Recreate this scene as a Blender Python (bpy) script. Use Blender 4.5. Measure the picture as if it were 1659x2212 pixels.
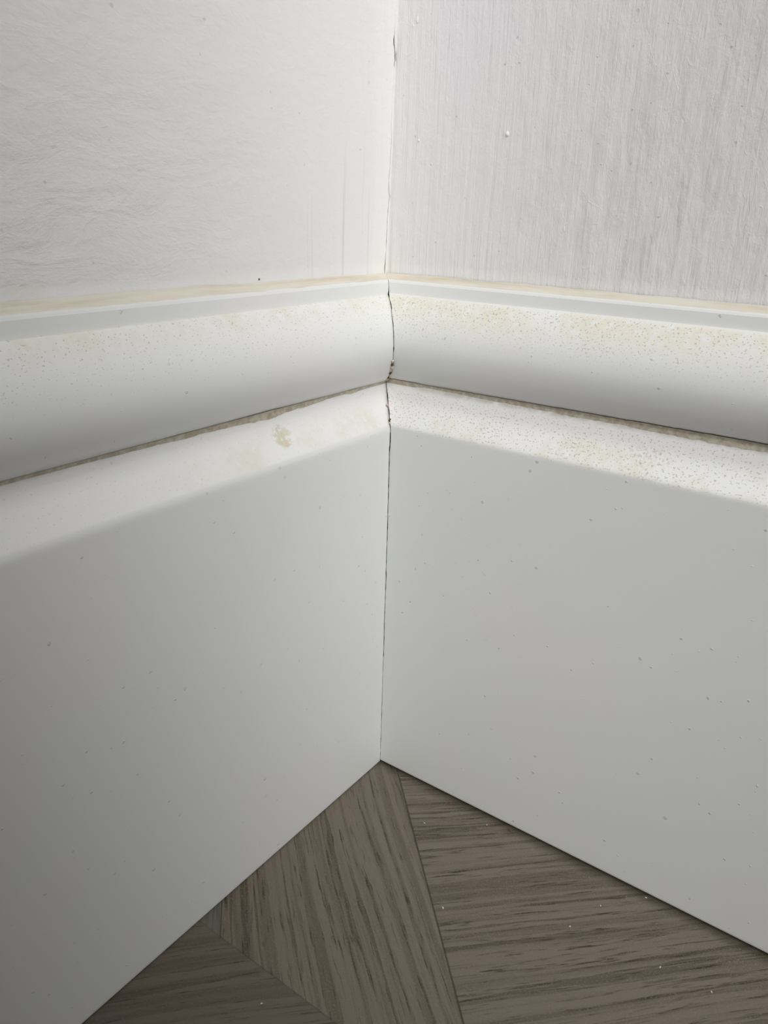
import bpy, math, random
from mathutils import Vector, Matrix, noise as mn

sc = bpy.context.scene
for o in list(bpy.data.objects): bpy.data.objects.remove(o)
U = 0.15                      # metres per working unit (height of the skirting's flat face)
C = bpy.context.collection

# ------------------------------------------------------------------ camera
cam = bpy.data.cameras.new('camera'); co = bpy.data.objects.new('camera', cam); C.objects.link(co)
F = Vector((-0.53809827, 0.76013651, -0.36420151)); R = Vector((0.80966218, 0.58625884, 0.02734456)); Up = Vector((-0.23430195, 0.28016613, 0.93091865))
M = Matrix((R, Up, -F)).transposed().to_4x4(); M.translation = Vector((1.07517619, -1.53571474, 1.50860409)) * U
co.matrix_world = M
cam.sensor_fit = 'VERTICAL'; cam.sensor_height = 36; cam.lens = 1700.98672 * 36 / 2212
cam.clip_start = .01; cam.clip_end = 50
sc.camera = co

# ------------------------------------------------------------------ light
sc.view_settings.view_transform = 'Standard'; sc.view_settings.look = 'None'
sc.view_settings.gamma = 1; sc.view_settings.use_curve_mapping = False
sc.view_settings.exposure = 0.07
sc.cycles.max_bounces = 8; sc.cycles.diffuse_bounces = 5
WORLD = 0.06
w = bpy.data.worlds.new('daylight'); sc.world = w; w.use_nodes = True
bg = w.node_tree.nodes['Background']; bg.inputs[0].default_value = (1, 1, 1, 1); bg.inputs[1].default_value = WORLD

def area(name, loc, target, size, power, col=(1, 1, 1), spread=180, sy=None):
    l = bpy.data.lights.new(name, 'AREA'); l.energy = power; l.color = col; l.size = size; l.spread = math.radians(spread)
    if sy: l.shape = 'RECTANGLE'; l.size_y = sy
    o = bpy.data.objects.new(name, l); C.objects.link(o); o.location = loc
    o.rotation_euler = (Vector(target) - Vector(loc)).to_track_quat('-Z', 'Y').to_euler(); return o
def spot(name, loc, target, power, angle, blend, radius, col=(1, 1, 1)):
    l = bpy.data.lights.new(name, 'SPOT'); l.energy = power; l.color = col; l.spot_size = math.radians(angle); l.spot_blend = blend; l.shadow_soft_size = radius
    o = bpy.data.objects.new(name, l); C.objects.link(o); o.location = loc
    o.rotation_euler = (Vector(target) - Vector(loc)).to_track_quat('-Z', 'Y').to_euler(); return o
#LIGHTS
# window to the right raking along the right wall; the other spots are added fill, no such lamps known
spot('window_light', (1.378, -.4477, .5882), (0, 0, .3), 32.5, 16, 1, .13)
spot('low_fill', (1.4529, -.3088, .4088), (0, 0, .1), 15, 9, 1, .1)
spot('rear_fill', (.7296, -1.042, .9949), (0, 0, .3), 33, 16, 1, .13)
spot('overhead_fill', (.5395, -.4527, 1.5244), (0, 0, .18), 26, 14, 1, .2)
spot('upper_fill', (.686, -.878, 1.204), (0, 0, .12), 26, 11, 1, .2)
spot('side_fill', (1.0, -.2, .9), (.18, 0, .03), 15.5, 22, 1, .1)
spot('floor_fill', (.5, -.8, .9), (.14, 0, .06), 20.5, 18, 1, .1)
#ENDLIGHTS

# ------------------------------------------------------------------ node helpers
class S:
    nt = None
    def __init__(s, k): s.k = k
    def _m(s, op, b=None, c=None, clamp=False):
        n = S.nt.nodes.new('ShaderNodeMath'); n.operation = op; n.use_clamp = clamp
        for i, v in enumerate((s, b, c)):
            if v is None: continue
            if isinstance(v, S): S.nt.links.new(v.k, n.inputs[i])
            else: n.inputs[i].default_value = v
        return S(n.outputs[0])
    def __add__(s, b): return s._m('ADD', b)
    __radd__ = __add__
    def __mul__(s, b): return s._m('MULTIPLY', b)
    __rmul__ = __mul__
    def __sub__(s, b): return s._m('SUBTRACT', b)
    def __rsub__(s, b): return (s * -1.0) + b
    def __truediv__(s, b): return s._m('DIVIDE', b)
    def abs(s): return s._m('ABSOLUTE')
    def pw(s, b): return s._m('POWER', b)
    def max(s, b): return s._m('MAXIMUM', b)
    def min(s, b): return s._m('MINIMUM', b)
    def lt(s, b): return s._m('LESS_THAN', b)
    def gt(s, b): return s._m('GREATER_THAN', b)
    def clamp(s): return s._m('ADD', 0.0, clamp=True)
def node(t, **kw):
    n = S.nt.nodes.new(t)
    for k, v in kw.items(): setattr(n, k, v)
    return n
def coords():
    tc = node('ShaderNodeTexCoord'); sp = node('ShaderNodeSeparateXYZ'); S.nt.links.new(tc.outputs['Object'], sp.inputs[0])
    return [S(sp.outputs[i]) * (1 / U) for i in range(3)]
def vec(x, y, z=0.0):
    n = node('ShaderNodeCombineXYZ')
    for i, v in enumerate((x, y, z)):
        if isinstance(v, S): S.nt.links.new(v.k, n.inputs[i])
        else: n.inputs[i].default_value = v
    return n.outputs[0]
def noise(v, scale, detail=2.0, rough=.5, dist=0.0):
    n = node('ShaderNodeTexNoise'); S.nt.links.new(v, n.inputs['Vector'])
    n.inputs['Scale'].default_value = scale; n.inputs['Detail'].default_value = detail
    n.inputs['Roughness'].default_value = rough; n.inputs['Distortion'].default_value = dist
    return S(n.outputs[0])
def sm(x, a, b):
    n = node('ShaderNodeMapRange', interpolation_type='SMOOTHSTEP')
    S.nt.links.new(x.k, n.inputs[0]); n.inputs[3].default_value = 0; n.inputs[4].default_value = 1
    if b < a:
        n.inputs[1].default_value = b; n.inputs[2].default_value = a; n.inputs[3].default_value = 1; n.inputs[4].default_value = 0
    else: n.inputs[1].default_value = a; n.inputs[2].default_value = b
    return S(n.outputs[0])
def band(x, a, b, f): return sm(x, a - f, a + f) * sm(x, b + f, b - f)
def blob(s, z, s0, z0, rs, rz):
    d = ((s - s0) * (1 / rs)).pw(2.0) + ((z - z0) * (1 / rz)).pw(2.0)
    return sm(d, 1.4, .3)
def mix(f, a, b):
    n = node('ShaderNodeMix', data_type='RGBA')
    if isinstance(f, S): S.nt.links.new(f.k, n.inputs[0])
    else: n.inputs[0].default_value = f
    for i, v in ((6, a), (7, b)):
        if isinstance(v, tuple): n.inputs[i].default_value = (*v, 1)
        else: S.nt.links.new(v, n.inputs[i])
    return n.outputs[2]
def material(name, build):
    m = bpy.data.materials.new(name); m.use_nodes = True; S.nt = m.node_tree
    b = m.node_tree.nodes['Principled BSDF']
    col, rough, height = build()
    if isinstance(col, tuple): b.inputs['Base Color'].default_value = (*col, 1)
    else: m.node_tree.links.new(col, b.inputs['Base Color'])
    if isinstance(rough, S): m.node_tree.links.new(rough.k, b.inputs['Roughness'])
    else: b.inputs['Roughness'].default_value = rough
    b.inputs['Specular IOR Level'].default_value = SPEC
    if height is not None:
        n = node('ShaderNodeBump'); n.inputs['Strength'].default_value = 1; n.inputs['Distance'].default_value = 1
        S.nt.links.new(height.k, n.inputs['Height']); m.node_tree.links.new(n.outputs[0], b.inputs['Normal'])
    return m
SPEC = .3

# ------------------------------------------------------------------ materials
def paint_board(side):
    def f():
        x, y, z = coords(); s = x if side > 0 else y * -1.0
        v = vec(s, z, 3.0 if side > 0 else 9.0)
        vx = vec(s * .6, z, 1.0)
        patch = noise(v, 7, 4, .6)
        fine = noise(v, 60, 3, .6)
        base = mix(sm(noise(v, 2.5, 2), .35, .7), (.825, .838, .815), (.845, .842, .833))
        toplit = (sm(z, 1.2, 1.28) * sm(z, 1.312, 1.304) * .6 + sm(z, 1.0, 1.006) * sm(z, 1.096, 1.085)).min(1.0) * (.75 + .25 * patch)  # upward faces painted paler, as if catching light from above
        base = mix(toplit, base, (.93, .925, .905))
        # yellowed dust lying on the top of the round and on the lower half of the slope
        top = sm(z, 1.215 if side > 0 else 1.25, 1.298) * sm(z, 1.312, 1.303)
        slope = sm(z, 1.075, 1.03) * sm(z, 1.0, 1.004)
        if side > 0:
            slope = slope + band(z, 1.0, 1.085, .01) * sm(s, .70, .76) * sm(s, 1.1, .95) * 1.2
            amount = top * sm(patch, .32, .55) * .95 + slope * sm(patch, .4, .62) * .8 * sm(s, .02, .12)
        else:
            amount = top * sm(patch, .38, .6) * .75 + slope * sm(patch, .44, .64) * .6 * sm(s, .9, .4)
            patchy = blob(s + (fine - .5) * .06, z + (noise(v, 30, 4, .7) - .5) * .08, .352, 1.043, .026, .019) * sm(fine, .33, .5)
        amount = (amount * sm(fine, .25, .55)).clamp()
        col = mix(amount, base, (.84, .80, .685) if side > 0 else (.83, .785, .67))
        if side < 0: col = mix(patchy.clamp() * .8, col, (.72, .64, .47))
        # dark specks
        sp = noise(vec(s, z * 1.3, 5.0), 210, 1, .5)
        dens = noise(v, 11, 2, .6)
        where = sm(z, 1.14, 1.29) * sm(z, 1.312, 1.303) + band(z, 1.0, 1.085, .012) * (1.0 if side > 0 else .45)
        th = .70 - where.min(1.0) * .075 * (1.0 if side > 0 else .5) - sm(dens, .5, .75) * where * (.05 if side > 0 else .02)
        speck = sm(sp - th, .0, .03) * where.min(1.0)
        rare = sm(noise(vec(s, z, 8.0), 80, 0), .83, .86) * .5
        mark = band(z, .3, .98, .05) * blob(s, z, .27, .75, .2, .25) if side > 0 else band(z, .3, .98, .05) * blob(s, z, .1, .35, .15, .3)
        smud = sm(noise(vec(s, z, 2.0), 50, 3, .7), .62, .72) * mark * .16
        dk = (speck * .5 + rare * (.7 if side > 0 else .4) + smud).clamp()
        col = mix(dk, col, (.38, .33, .24))
        # reddish brown tinge of the bare wood dust
        if side > 0:
            rust = (blob(s, z, .62, 1.045, .05, .02) + blob(s, z, .63, 1.008, .03, .008)) * sm(noise(v, 150, 2), .45, .65) * .3
            col = mix(rust.clamp(), col, (.55, .36, .2))
        # dirt in the groove
        gr = band(z, 1.086, 1.110, .006) * sm(noise(v, 26, 4, .7), .3, .6) * (.45 if side > 0 else .2)
        gr = gr * sm(s, -.04, .1)
        col = mix(gr.clamp(), col, (.40, .345, .24))
        h = noise(v, 12, 2) * .00006 + speck * .00003 + (noise(vec(s * .3, z, 1.0), 40, 3) * .000012) + amount * fine * .00004
        h = h + sm(noise(vec(s, z, 8.0), 80, 0), .80, .86) * .0001
        return col, .42 + amount * .3, h
    return f

def wall_paint(side):
    def f():
        x, y, z = coords(); s = x if side > 0 else y * -1.0
        s = s + .09
        k = 1.0 if side > 0 else 5.0
        wob = (noise(vec(s, z, k), 2.2, 2) - .5)
        st = s + wob * .02
        if side > 0:
            near = sm(s, 1.05, .0)
            streak = noise(vec(st * 46, z * 1.1, 1.0), 1, 5, .65)
            streak2 = noise(vec(s * 42, z * 8.0, 2.0), 1, 6, .68, .35)
            coarse = noise(vec(s * 3.2, z * 2.0, 2.0), 1, 3, .6)
            thin = sm(streak2 * .5 + streak * .25 + coarse * .25, .46, .62) * sm(s, .12, .75)
            lower = sm(z, 1.95, 1.4)
            thin = thin * (.35 + lower * .65)
            col = mix(thin, (.865, .858, .852), (.70, .69, .695))
            col = mix(sm(noise(vec(s, z, 7.0), 2.3, 3), .45, .7) * .4, col, (.83, .815, .845))
            # fine scratches and hair-thin ridges of dried paint
            r1 = sm((noise(vec(s * 2.6, z * .7, 4.0), 6, 2, .5, .5) - .5).abs(), .008, .0) * sm(noise(vec(s, z, 6.0), 9, 1), .52, .6)
            r2 = sm((noise(vec(s * 2.2, z * .8, 14.0), 9, 2, .5, .6) - .5).abs(), .010, .0) * sm(noise(vec(s, z, 16.0), 13, 1), .52, .62)
            ridge = (r1 + r2).min(1.0) * (.35 + sm(s, .2, .7) * .65)
            col = mix(ridge * .35, col, (.90, .895, .89))
            brush = noise(vec(st * 120, z * 1.5, 3.0), 1, 3, .6)
            h = streak * .00060 * (.35 + near) + brush * .00026 * (near + sm(z, 1.47, 1.38) * .6) + streak2 * .00042 * sm(s, .0, .5) + noise(vec(s, z * .6, 1.0), 34, 5, .68, .3) * .00052 + ridge * .00005
            pit = sm(noise(vec(s, z, 9.0), 85, 0), .83, .86)
            h = h - pit * .00012
            col = mix(pit * .35, col, (.5, .48, .46))
        else:
            near = sm(s, .34, .02)
            streak = noise(vec(st * 60, z * 1.2, 1.0), 1, 4, .65)
            line = sm(noise(vec(st * 85, z * .9, 21.0), 1, 2), .60, .72) * band(s, .04, .3, .03) * sm(z, 1.75, 1.45)
            roll = noise(vec(s * .8, z * 1.6, 3.0), 9, 6, .62, .4)
            lower = sm(z, 1.95, 1.45)
            col = mix(sm(noise(vec(s, z, 2.0), 3, 3), .4, .7) * .5, (.865, .86, .85), (.84, .835, .85))
            col = mix(line * .4, col, (.62, .60, .60))
            col = mix(sm(s, .085, .045) * .7, col, (.90, .895, .87))  # pale strip beside the corner, a highlight painted into the wall colour
            h = roll * (.00028 + lower * sm(s, .25, .8) * .0009) * sm(s, .0, .3) + streak * .00040 * near + noise(vec(s * 1.0, z * 1.7, 8.0), 48, 4, .6, .4) * .00022
            pit = sm(noise(vec(s, z, 9.0), 75, 0), .83, .87)
            col = mix(pit * .35, col, (.5, .48, .46))
        # warm build-up of paint and caulk just above the skirting
        lip = sm(z + wob * .03, 1.415, 1.365) * sm(noise(vec(s * 3.0, z * 3.0, 2.0), 4, 3), .3, .65)
        col = mix(lip * .55, col, (.85, .82, .755))
        h = h + sm(z + noise(vec(s, z, 3.0), 15, 3) * .02, 1.39, 1.36) * .0004
        return col, .62, h
    return f

def floor_wood():
    x, y, z = coords()
    u = (x - y) * .70710678; v = (x + y) * .70710678
    jit = (noise(vec(x, y, 0), 3, 1) - .5) * .004
    vA, vA2, yB = .0437, -.440, -.6885
    below = (y + jit).lt(yB)                       # mirrored pattern beyond the apex line
    right = v.gt(vA)
    left = v.lt(vA2)
    cross = ((below + right)).min(1.0)             # grain runs across
    mid = 1.0 - cross
    gu = u * mid + v * cross; gv = v * mid + u * cross
    gv = gv + (noise(vec(x, y, 0), 1.3, 1) - .5) * .07 - mid * (gu * .07) + (noise(vec(gu * 2.5, gv * 9, 5.0), 1, 3, .6) - .5) * .012
    off = cross * 17.3 + left * (1.0 - below) * 7.1 + below * 3.7
    L = gu + off
    broad = noise(vec(L * .5, gv * 6, off), 1, 3, .6)
    wave = noise(vec(L * .6, gv * 52, off), 1, 3, .55, .1)
    lines = noise(vec(L * 1.5, gv * 66, off + 4.0), 1, 2, .55, .15)
    pore = noise(vec(L * 13, gv * 190, off + 2.0), 1, 2, .6)
    grit = noise(vec(x, y, 0), 240, 2, .6)
    col = mix(sm(wave, .42, .62) * .8, (.185, .155, .120), (.115, .092, .068))
    col = mix(sm(broad, .35, .7) * .25, col, (.195, .167, .135))
    ln = sm(lines + (pore - .5) * .35, .555, .645)
    col = mix(ln * .62, col, (.070, .053, .034))
    col = mix(sm(pore, .57, .68) * (.5 + ln * .5), col, (.052, .038, .024))
    col = mix(sm(grit, .52, .70) * .35, col, (.27, .24, .19))
    # seams between the pieces
    seam = sm((v - vA).abs(), .0030, .0008) * .75 * (1.0 - below) + sm((v - vA2).abs(), .0028, .0008) * .7 * (1.0 - below) + sm((y + jit - yB).abs(), .0024, .0008) * .35
    col = mix(seam.clamp(), col, (.035, .028, .02))
    # darker lower left piece, grey green sliver at the wall
    col = mix(below * .35, col, (.07, .058, .040))
    sliver = left * (1.0 - below)
    col = mix(sliver * .6, col, (.12, .125, .10))
    # wood dust: yellowish grains scattered mostly on the right piece
    dd = noise(vec(x, y, 3.0), 5, 3, .6)
    g2 = noise(vec(x, y, 7.0), 300, 0)
    dust = sm(g2, .70, .78) * (sm(dd, .42, .65) * .5 + sm(y, -.16, -.02) * .5) * (right * .8 + .2)
    col = mix(dust.clamp() * .55, col, (.42, .34, .21))
    # greasy grime line tight against the skirtings
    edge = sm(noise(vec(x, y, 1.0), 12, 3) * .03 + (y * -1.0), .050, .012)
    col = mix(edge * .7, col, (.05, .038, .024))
    h = wave * -.00005 + lines * -.00008 + pore * -.00008 + grit * .00008 - seam * .00015
    return col, .55, h

def plain(c, r=.6, hs=0.0, ns=100, c2=None):
    def f():
        x, y, z = coords(); n = noise(vec(x, y, z), ns, 3, .6)
        return mix(sm(n, .35, .65), c, c2 or tuple(v * .75 for v in c)), r, n * hs
    return f
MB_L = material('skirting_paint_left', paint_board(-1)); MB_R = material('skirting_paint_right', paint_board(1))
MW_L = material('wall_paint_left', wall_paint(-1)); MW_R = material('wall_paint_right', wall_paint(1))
SPEC = .35
MF = material('grey_oak_floor', floor_wood)
SPEC = .3
def caulk():
    x, y, z = coords(); s = x + y * -1.0
    n = noise(vec(s * 8, z * 150), 1, 3, .6); m = noise(vec(s * 3, z * 8), 1, 2)
    return mix(sm(n, .3, .7) * sm(m, .25, .6), (.79, .745, .645), (.66, .59, .45)), .6, n * .0001
MCAULK = material('yellowed_caulk', caulk)
MSMEAR = material('groove_dirt', plain((.64, .59, .48), .7, .0001, 70, (.46, .40, .30)))
MRAW = material('raw_board_edge', plain((.50, .47, .42), .9, .0004, 60, (.32, .29, .24)))
MFILL = material('crumbly_filler', plain((.78, .74, .66), .8, .0004, 80, (.5, .43, .33)))
MPINK = material('pinkish_plaster', plain((.62, .50, .50), .8, .0003, 90, (.45, .33, .32)))
MBROWN = material('brown_wood', plain((.16, .085, .035), .7, .0003, 60))
MSPECK = material('pale_dust', plain((.75, .70, .60), .7, .0002, 60))
MNIB = material('paint_nib', plain((.865, .858, .852), .45, 0, 100, (.86, .85, .845)))

# ------------------------------------------------------------------ mesh helpers
def mesh_obj(name, verts, faces, mats, parent=None, smooth=True, mi=None, angle=40):
    me = bpy.data.meshes.new(name); me.from_pydata([tuple(c * U for c in v) for v in verts], [], faces)
    for m in mats: me.materials.append(m)
    if mi:
        for p, i in zip(me.polygons, mi): p.material_index = i
    if smooth:
        for p in me.polygons: p.use_smooth = True
        me.update(); me.set_sharp_from_angle(angle=math.radians(angle))
    me.update(); o = bpy.data.objects.new(name, me); C.objects.link(o)
    if parent: o.parent = parent
    return o
def struct(o): o['kind'] = 'structure'; return o
def lerp_tab(tab, x):
    if x <= tab[0][0]: return tab[0][1]
    for (a, b), (c, d) in zip(tab, tab[1:]):
        if x <= c: return b + (d - b) * (x - a) / (c - a)
    return tab[-1][1]
def fn(x, k=0.0): return mn.noise(Vector((x, k, k * .7 + 3.1)))
T = .088

# ------------------------------------------------------------------ skirting boards
PROF = [(0, .0008), (.0015, 0), (.5, 0), (.994, 0), (1.0, .0008), (1.005, .0028), (1.013, .0085), (1.03, .0215), (1.05, .0350), (1.07, .0470), (1.082, .0530),
        (1.091, .0572), (1.097, .0595), (1.101, .057), (1.106, .049), (1.113, .0385), (1.122, .0285), (1.134, .0180), (1.147, .0095), (1.163, .0025), (1.18, -.0022), (1.197, -.0042),
        (1.214, -.003), (1.232, .0010), (1.25, .0082), (1.265, .0162), (1.28, .0265), (1.292, .0365), (1.300, .0440), (1.3045, .0500), (1.3060, .0560), (1.3075, .0580),
        (1.322, .0590), (1.334, .0602), (1.3380, .0630), (1.3405, .0690), (1.3415, .0770)]
GAP = {1: [(0, .0010), (.2, .0018), (.5, .0024), (.8, .0026), (.93, .0036), (.985, .0042), (1.0, .0016), (1.03, .0008), (1.05, .0006), (1.075, .0006), (1.085, .0010), (1.097, .0020), (1.11, .0034), (1.15, .0034), (1.17, .0020), (1.22, .0012), (1.25, .0004), (1.30, .0006), (1.308, .0024), (1.325, .0044), (1.34, .003)]}
def zoff(z, side):
    o = lerp_tab([(0, 0), (1.0, .0054), (1.05, .0040), (1.1, .003), (1.3, .0025), (1.3415, 0)], z)
    return o * (1 if side > 0 else -1)
def hermite(k, t):
    (a, da), (b, db) = PROF[k], PROF[k + 1]
    if not (1.013 < a < 1.09 or 1.10 < a < 1.30): return da + (db - da) * t
    m0 = (db - PROF[k - 1][1]) / (b - PROF[k - 1][0]) * (b - a); m1 = (PROF[k + 2][1] - da) / (PROF[k + 2][0] - a) * (b - a)
    return da * (2 * t ** 3 - 3 * t * t + 1) + m0 * (t ** 3 - 2 * t * t + t) + db * (3 * t * t - 2 * t ** 3) + m1 * (t ** 3 - t * t)
def profile_rows():
    zs = []
    for k, ((a, da), (b, db)) in enumerate(zip(PROF, PROF[1:])):
        n = max(1, int(math.ceil((b - a) / (.0045 if b < 1 else .0028))))
        for i in range(n): t = i / n; zs.append((a + (b - a) * t, hermite(k, t)))
    zs.append(PROF[-1]); return zs
# (the left board sits lower on the floor than the right one)
ROWS = profile_rows()
STN = [0, .003, .008, .02, .05, .1, .2, .35, .5, .7, .9, 1.2, 2, 4, 8, 16]
def board(side, name):
    vs, fs, mi = [], [], []; n = len(STN)
    def P(s, d, z): return (s, d, z) if side > 0 else (-d, -s, z)
    for (z, d) in ROWS:
        g = lerp_tab(GAP[1], z) * max(.12, .72 + .55 * fn(z * 30, 1) + (.9 * fn(z * 75, 2) if z > 1 else 0)) / 2
        wand = .0016 * fn(z * 9, 5) + .0012 * fn(z * 45, 7) + .0006 * fn(z * 160, 8)
        if side < 0: wand = -wand
        rag = .0010 * fn(z * 130, 11 + side) + (.0012 * max(0, fn(z * 60, 3 + side)) if z > 1.0 else 0)
        zz = z + zoff(z, side) - (.0045 * max(0, 1 - z / .02) if side < 0 else 0)
        s0 = -d + g + wand + rag
        for s in STN: vs.append(P(s0 + s, d, zz))
        vs.append(P(-d + g + wand + .0, T - .0006, zz))       # back, at the mitre
    m = n + 1; N = len(ROWS)
    def q(a, b, c, d, k):
        fs.append((a, b, c, d) if side > 0 else (d, c, b, a)); mi.append(k)
    for i in range(N - 1):
        for j in range(n - 1): q(i * m + j, i * m + j + 1, (i + 1) * m + j + 1, (i + 1) * m + j, 0)
        q(i * m + n, i * m, (i + 1) * m, (i + 1) * m + n, 1)   # cut end
    # back / bottom / top closing
    b0 = len(vs)
    vs.append(P(STN[-1], T - .0006, 0)); vs.append(P(STN[-1], T - .0006, ROWS[-1][0]))
    bot = [j for j in range(n)]
    f = bot + [b0, n]; fs.append(tuple(f[::-1] if side > 0 else f)); mi.append(1)
    top = [(N - 1) * m + j for j in range(n)] + [b0 + 1, (N - 1) * m + n]
    fs.append(tuple(top if side > 0 else top[::-1])); mi.append(0)
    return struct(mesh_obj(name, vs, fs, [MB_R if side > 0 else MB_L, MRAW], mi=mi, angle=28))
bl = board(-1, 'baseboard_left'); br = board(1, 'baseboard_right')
FZ = -.0070                                                   # floor lies a hair under the boards
def strip(side, name, stations, row, mat, parent):
    """long thin ribbon of caulk; row(s) -> list of (d, z) across it"""
    vs, fs = [], []; k = len(row(stations[0]))
    for s in stations:
        for (d, z) in row(s):
            ss = s if s > stations[0] + 1e-9 else s - d        # first row follows the mitre
            vs.append((ss, d, z) if side > 0 else (-d, -ss, z))
    for i in range(len(stations) - 1):
        for j in range(k - 1):
            f = (i * k + j, (i + 1) * k + j, (i + 1) * k + j + 1, i * k + j + 1)
            fs.append(f if side > 0 else f[::-1])
    return mesh_obj(name, vs, fs, [mat], parent, angle=60)
fine = [i * .006 for i in range(200)] + [1.2 + i * .1 for i in range(1, 40)] + [5.5, 8, 16]
def caulk_row(side):
    def r(s):
        up = 1.3500 + .0022 * fn(s * 9, 2 + side) + .0008 * fn(s * 60, 4 + side) + (.006 * min(1, s / .6) if side < 0 else .0012)
        lo = 1.3408 + .0010 * fn(s * 40, 6 + side)
        dl = .0665 + .002 * fn(s * 30, 9 + side)
        return [(T - .0005, up + .002), (T - .0022, up), (T - .006, (up * .62 + lo * .38)), (.0765, lo + .0032), (.0705 + (dl - .0665), lo + .0006), (dl + .001, lo - .0022)]
    return r
cl = strip(-1, 'caulk_bead', fine, caulk_row(-1), MCAULK, bl); cl['label'] = 'yellowed beige caulk line along the top edge'
cr = strip(1, 'caulk_bead', fine, caulk_row(1), MCAULK, br); cr['label'] = 'yellowed beige caulk line along the top edge'
def groove_row(side):
    def r(s):
        if side < 0:
            a = lerp_tab([(0, .04), (.05, .2), (.08, .4), (.11, .08), (.16, .1), (.24, .4), (.34, .85), (.39, .9), (.44, .5), (.6, .35), (.8, .1), (1.1, .04), (16, .04)], s)
        else:
            a = lerp_tab([(0, .5), (.02, .4), (.06, .12), (.2, .25), (.4, .55), (.8, .8), (1.2, .8), (16, .8)], s)
        a = max(.02, .5 * a * (1 + .35 * fn(s * 12, 20 + side) + .35 * fn(s * 90, 22)))
        o = -.003 if side < 0 else .003
        # lies in the groove, reaches down the slope and a little up the round
        return [(.0570 - .016 * a, 1.1000 + o + .008 * a), (.0578 - .012 * a, 1.0990 + o + .004 * a), (.0585 - .008 * a, 1.0970 + o), (.0582 - .008 * a, 1.0945 + o - .004 * a), (.0590 - .011 * a, 1.0935 + o - .0170 * a)]
    return r
gl = strip(-1, 'filler_smear', fine, groove_row(-1), MSMEAR, bl); gl['label'] = 'brownish smear of old filler in the groove'
gr = strip(1, 'filler_smear', fine, groove_row(1), MSMEAR, br); gr['label'] = 'grey brown line of old filler in the groove'

# ------------------------------------------------------------------ walls
MTAB = [(1.0, .0051), (1.351, .0051), (1.384, .0039), (1.479, -.0001), (1.509, -.0023), (1.525, -.0052), (1.545, -.0023), (1.565, -.0013), (1.605, -.0048), (1.649, -.0062), (1.659, -.0056), (1.675, -.0029), (1.715, -.0045),
        (1.750, -.0062), (1.776, -.0084), (1.818, -.0132), (1.839, -.0084), (1.870, -.0067), (1.906, -.0117), (1.924, -.0125), (2.4, -.0125), (20, -.0125)]
GWALL = [(0, .002), (1.35, .0030), (1.37, .0034), (1.40, .0018), (1.46, .0022), (1.56, .0020), (1.66, .0012), (1.72, .0006), (1.79, .0004), (1.80, .0042), (1.85, .0042), (1.87, .0004), (2.4, 0), (20, 0)]
def yR(z): return .090 + .025 * (min(z, 2.6) - 1.35) if z > 1.35 else .090
ZW = [-.05, .5, 1.0, 1.25] + [1.3 + i * .0022 for i in range(320)] + [2.1, 2.6, 4, 8, 16]
def crack(z): return T - (lerp_tab(MTAB, z) + .0010 * fn(z * 70, 30) + .0006 * fn(z * 220, 31)), max(0, lerp_tab(GWALL, z) * (1 + .7 * fn(z * 60, 33)))
WST = [.0, .004, .012, .03, .08, .2, .5, 1.0, 1.4, 3, 8, 16]
# right wall with its short paint return round the corner
vs, fs, mi = [], [], []
for z in ZW:
    yc, g = crack(z); yr = yR(z); yc = min(yc, yr - .0008)
    row = [(-T - .05, yc), (-T - .0012, yc), (-T, yc + .0004)]
    row += [(-T + .0004 * max(0, 1), (yc + yr) / 2), (-T + .0008, yr - .0006), (-T + .002, yr)]
    row += [(-T + .004 + s, yr) for s in WST] + [(16, .8), (-T - .05, .8)]
    k = len(row); vs += [(x, y, z) for x, y in row]
for i in range(len(ZW) - 1):
    for j in range(k - 1):
        fs.append((i * k + j, i * k + j + 1, (i + 1) * k + j + 1, (i + 1) * k + j)); mi.append(1 if j == 0 else 0)
wr = struct(mesh_obj('wall_right', vs, fs, [MW_R, MRAW], mi=mi, angle=50))
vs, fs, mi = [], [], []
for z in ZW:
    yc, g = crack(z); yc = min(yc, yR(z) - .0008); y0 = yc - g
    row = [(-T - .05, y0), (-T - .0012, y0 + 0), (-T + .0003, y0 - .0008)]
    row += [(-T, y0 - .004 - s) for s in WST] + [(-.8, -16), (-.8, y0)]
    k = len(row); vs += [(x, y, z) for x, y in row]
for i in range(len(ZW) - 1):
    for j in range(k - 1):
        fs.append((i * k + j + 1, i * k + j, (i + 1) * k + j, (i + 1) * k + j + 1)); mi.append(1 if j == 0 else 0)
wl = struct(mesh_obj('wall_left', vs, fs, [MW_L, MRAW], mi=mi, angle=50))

def lump(name, loc, r, mat, seed=0, sub=2, rough=.35, parent=None, rot=(0, 0, 0), smooth=True):
    import bmesh
    bm = bmesh.new(); bmesh.ops.create_icosphere(bm, subdivisions=sub, radius=1)
    for v in bm.verts:
        k = 1 + rough * mn.noise(v.co * 1.3 + Vector((seed * 3.7, seed, 0)))
        v.co = Vector((v.co.x * r[0], v.co.y * r[1], v.co.z * r[2])) * k * U
    me = bpy.data.meshes.new(name); bm.to_mesh(me); bm.free(); me.materials.append(mat)
    for p in me.polygons: p.use_smooth = smooth
    o = bpy.data.objects.new(name, me); C.objects.link(o); o.location = Vector(loc) * U; o.rotation_euler = rot
    if parent: o.parent = parent
    return o
# hardened lumps in the wall paint
for i, (s, z, r) in enumerate([(.2085, 1.6525, (.0042, .0042, .0052)), (-.0145, 1.644, (.0026, .0022, .0032)), (-.0339, 1.882, (.0022, .003, .0075)), (-.045, 1.872, (.0012, .0014, .003)), (.36, 1.47, (.0012, .0012, .006))]):
    lump('paint_nib', (s, yR(z) - .0002, z), r, MNIB, i, 3, .2, wr)
lump('plaster_speck', (-T, -.3503, 1.361), (.0016, .0022, .0022), MBROWN, 4, 2, .4, wl)

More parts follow.
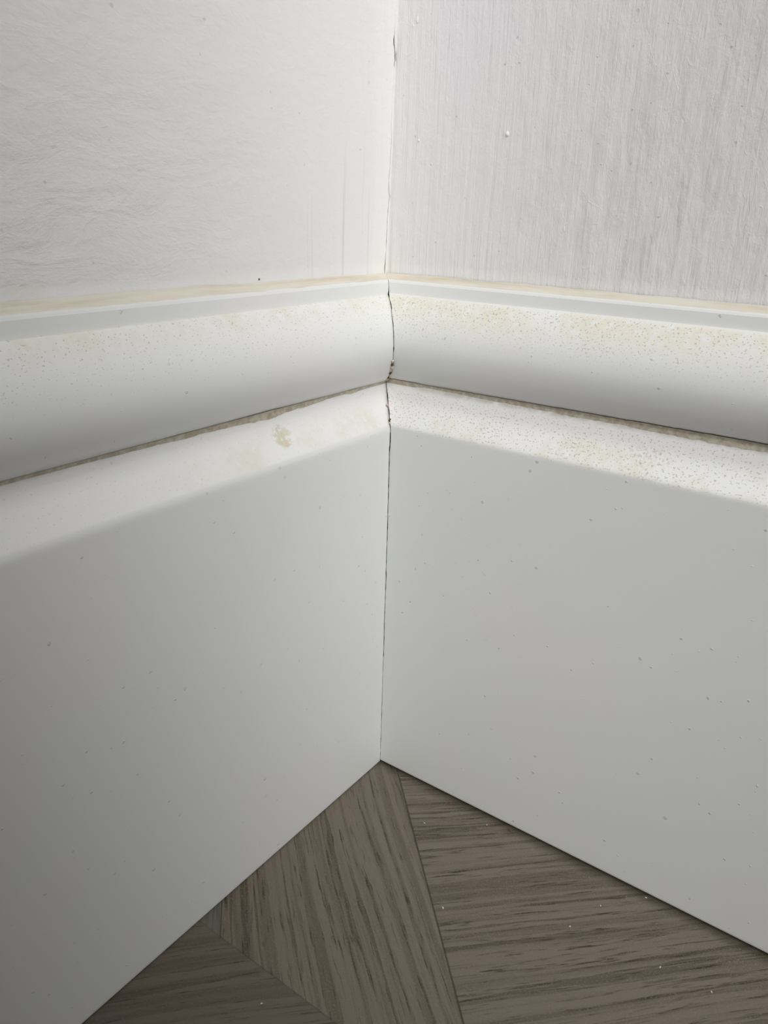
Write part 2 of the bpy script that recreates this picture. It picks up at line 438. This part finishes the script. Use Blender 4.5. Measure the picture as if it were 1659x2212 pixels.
# ------------------------------------------------------------------ floor
fl = struct(mesh_obj('floor', [(-.8, -16, FZ), (16, -16, FZ), (16, .8, FZ), (-.8, .8, FZ), (-.8, -16, FZ - .1), (16, -16, FZ - .1), (16, .8, FZ - .1), (-.8, .8, FZ - .1)],
     [(0, 1, 2, 3), (7, 6, 5, 4), (0, 4, 5, 1), (1, 5, 6, 2), (2, 6, 7, 3), (3, 7, 4, 0)], [MF], smooth=False))

# ------------------------------------------------------------------ loose bits
def thing(o, label, cat, group=None):
    o['label'] = label; o['category'] = cat
    if group: o['group'] = group
    return o
def curl():
    """small curled brown sliver"""
    import bmesh
    bm = bmesh.new(); rings = []; n = 12
    for i in range(n + 1):
        t = i / n; a = t * 1.9
        p = Vector((math.cos(a) * -.0075, math.sin(a) * .0065 * -1 + .002, .0035 + .0018 * math.sin(t * 3.1)))
        w = .0022 * math.sin(math.pi * (t * .9 + .05)) + .0003
        tn = Vector((math.sin(a), -math.cos(a), 0)).normalized(); sd = Vector((-tn.y, tn.x, 0))
        rings.append([bm.verts.new((p + sd * w * ca + Vector((0, 0, 1)) * w * .5 * sa) * U) for ca, sa in ((1, 0), (.5, .8), (-.5, .8), (-1, 0), (-.5, -.8), (.5, -.8))])
    for a, b in zip(rings, rings[1:]):
        for j in range(6): bm.faces.new((a[j], a[(j + 1) % 6], b[(j + 1) % 6], b[j]))
    bm.faces.new(rings[0][::-1]); bm.faces.new(rings[-1])
    me = bpy.data.meshes.new('wood_splinter'); bm.to_mesh(me); bm.free(); me.materials.append(MBROWN)
    for p in me.polygons: p.use_smooth = True
    o = bpy.data.objects.new('wood_splinter', me); C.objects.link(o); o.location = Vector((.4267, -.0175, FZ)) * U; o.rotation_euler = (0, 0, math.radians(200)); return o
thing(curl(), 'tiny curled rust-brown wood splinter on the floor beside the right skirting', 'splinter')
bits = [((.2375, -.1268), 'tiny pale grain of dust on the floor nearest the corner'),
        ((.3718, -.0318), 'pale grain of dust beside the brown splinter near the right skirting'),
        ((.4188, -.3259), 'pale grain of dust next to the long diagonal floor seam'),
        ((.6758, -.1935), 'bright pale grain of dust in the middle of the right floor piece'),
        ((.7097, -.096), 'pale grain of dust halfway between floor middle and right skirting'),
        ((.7874, -.0084), 'pale grain of dust lying against the right skirting'),
        ((.8738, -.1721), 'pale grain of dust on the far right of the floor, upper of two'),
        ((.9787, -.164), 'pale grain of dust on the far right of the floor, lowest one'),
        ((.2493, -.7473), 'lone pale grain of dust on the darker floor piece at lower left')]
proto = None
for i, (p, lab) in enumerate(bits):
    if proto is None: o = proto = lump('dust_grain', (p[0], p[1], FZ + .0012), (.0024, .0016, .0014), MSPECK, 3, 2, .5)
    else:
        o = proto.copy(); C.objects.link(o); o.location = Vector((p[0], p[1], FZ + .0012)) * U
        o.rotation_euler = (0, 0, i * 1.3); s = .75 + .5 * random.Random(i).random(); o.scale = (s, s, s); o.location.z = (FZ + .0012 * s) * U
    thing(o, lab, 'dust grain', 'pale grains of dust on the floor')
# crumbs of filler lodged in the mitre; dark ones stand in for its hollows
def on_mitre(z, out=.001, k=0):
    d = lerp_tab(PROF, z) - out; return (-d + k, d + k * .0, z)
rnd = random.Random(4)
cr = [(1.161, .0036), (1.152, .0030), (1.145, .0038), (1.136, .0034), (1.128, .0036), (1.120, .0032), (1.113, .0038), (1.106, .0034)]
for i, (z, r) in enumerate(cr):
    o = lump('filler_or_hollow', on_mitre(z, .0036, (i % 3 - 1) * .0022), (r * 1.2, r, r * 1.15), MBROWN if i in (1, 4, 6) else MFILL, i + 5, 2, .8, smooth=False)
    if i in (1, 4, 6): thing(o, 'dark brown lump standing in for a dark hollow in the corner joint above the groove', 'crumb', 'brown stand-ins for dark hollows above the groove')
    else: thing(o, 'ragged cream crumb of filler wedged in the corner joint just above the groove', 'crumb', 'cream filler crumbs above the groove')
thing(lump('plaster_flake', on_mitre(1.043, .0024, -.003), (.0055, .003, .0055), MPINK, 2, 2, .6, rot=(0, .6, .6), smooth=False), 'pinkish grey flake stuck in the corner joint on the sloping edge', 'flake')
for i, (z, r, m, lab) in enumerate([(1.014, .0036, MBROWN, 'dark brown crumb in the corner joint at the foot of the slope'), (1.008, .003, MFILL, 'cream crumb under the dark brown crumb in the corner joint'), (1.100, .0045, MSMEAR, 'brown crumb of dirt at the very corner of the groove')]):
    thing(lump('dirt_crumb', on_mitre(z, .0022), (r, r * .8, r), m, i + 20, 2, .8, smooth=False), lab, 'crumb')
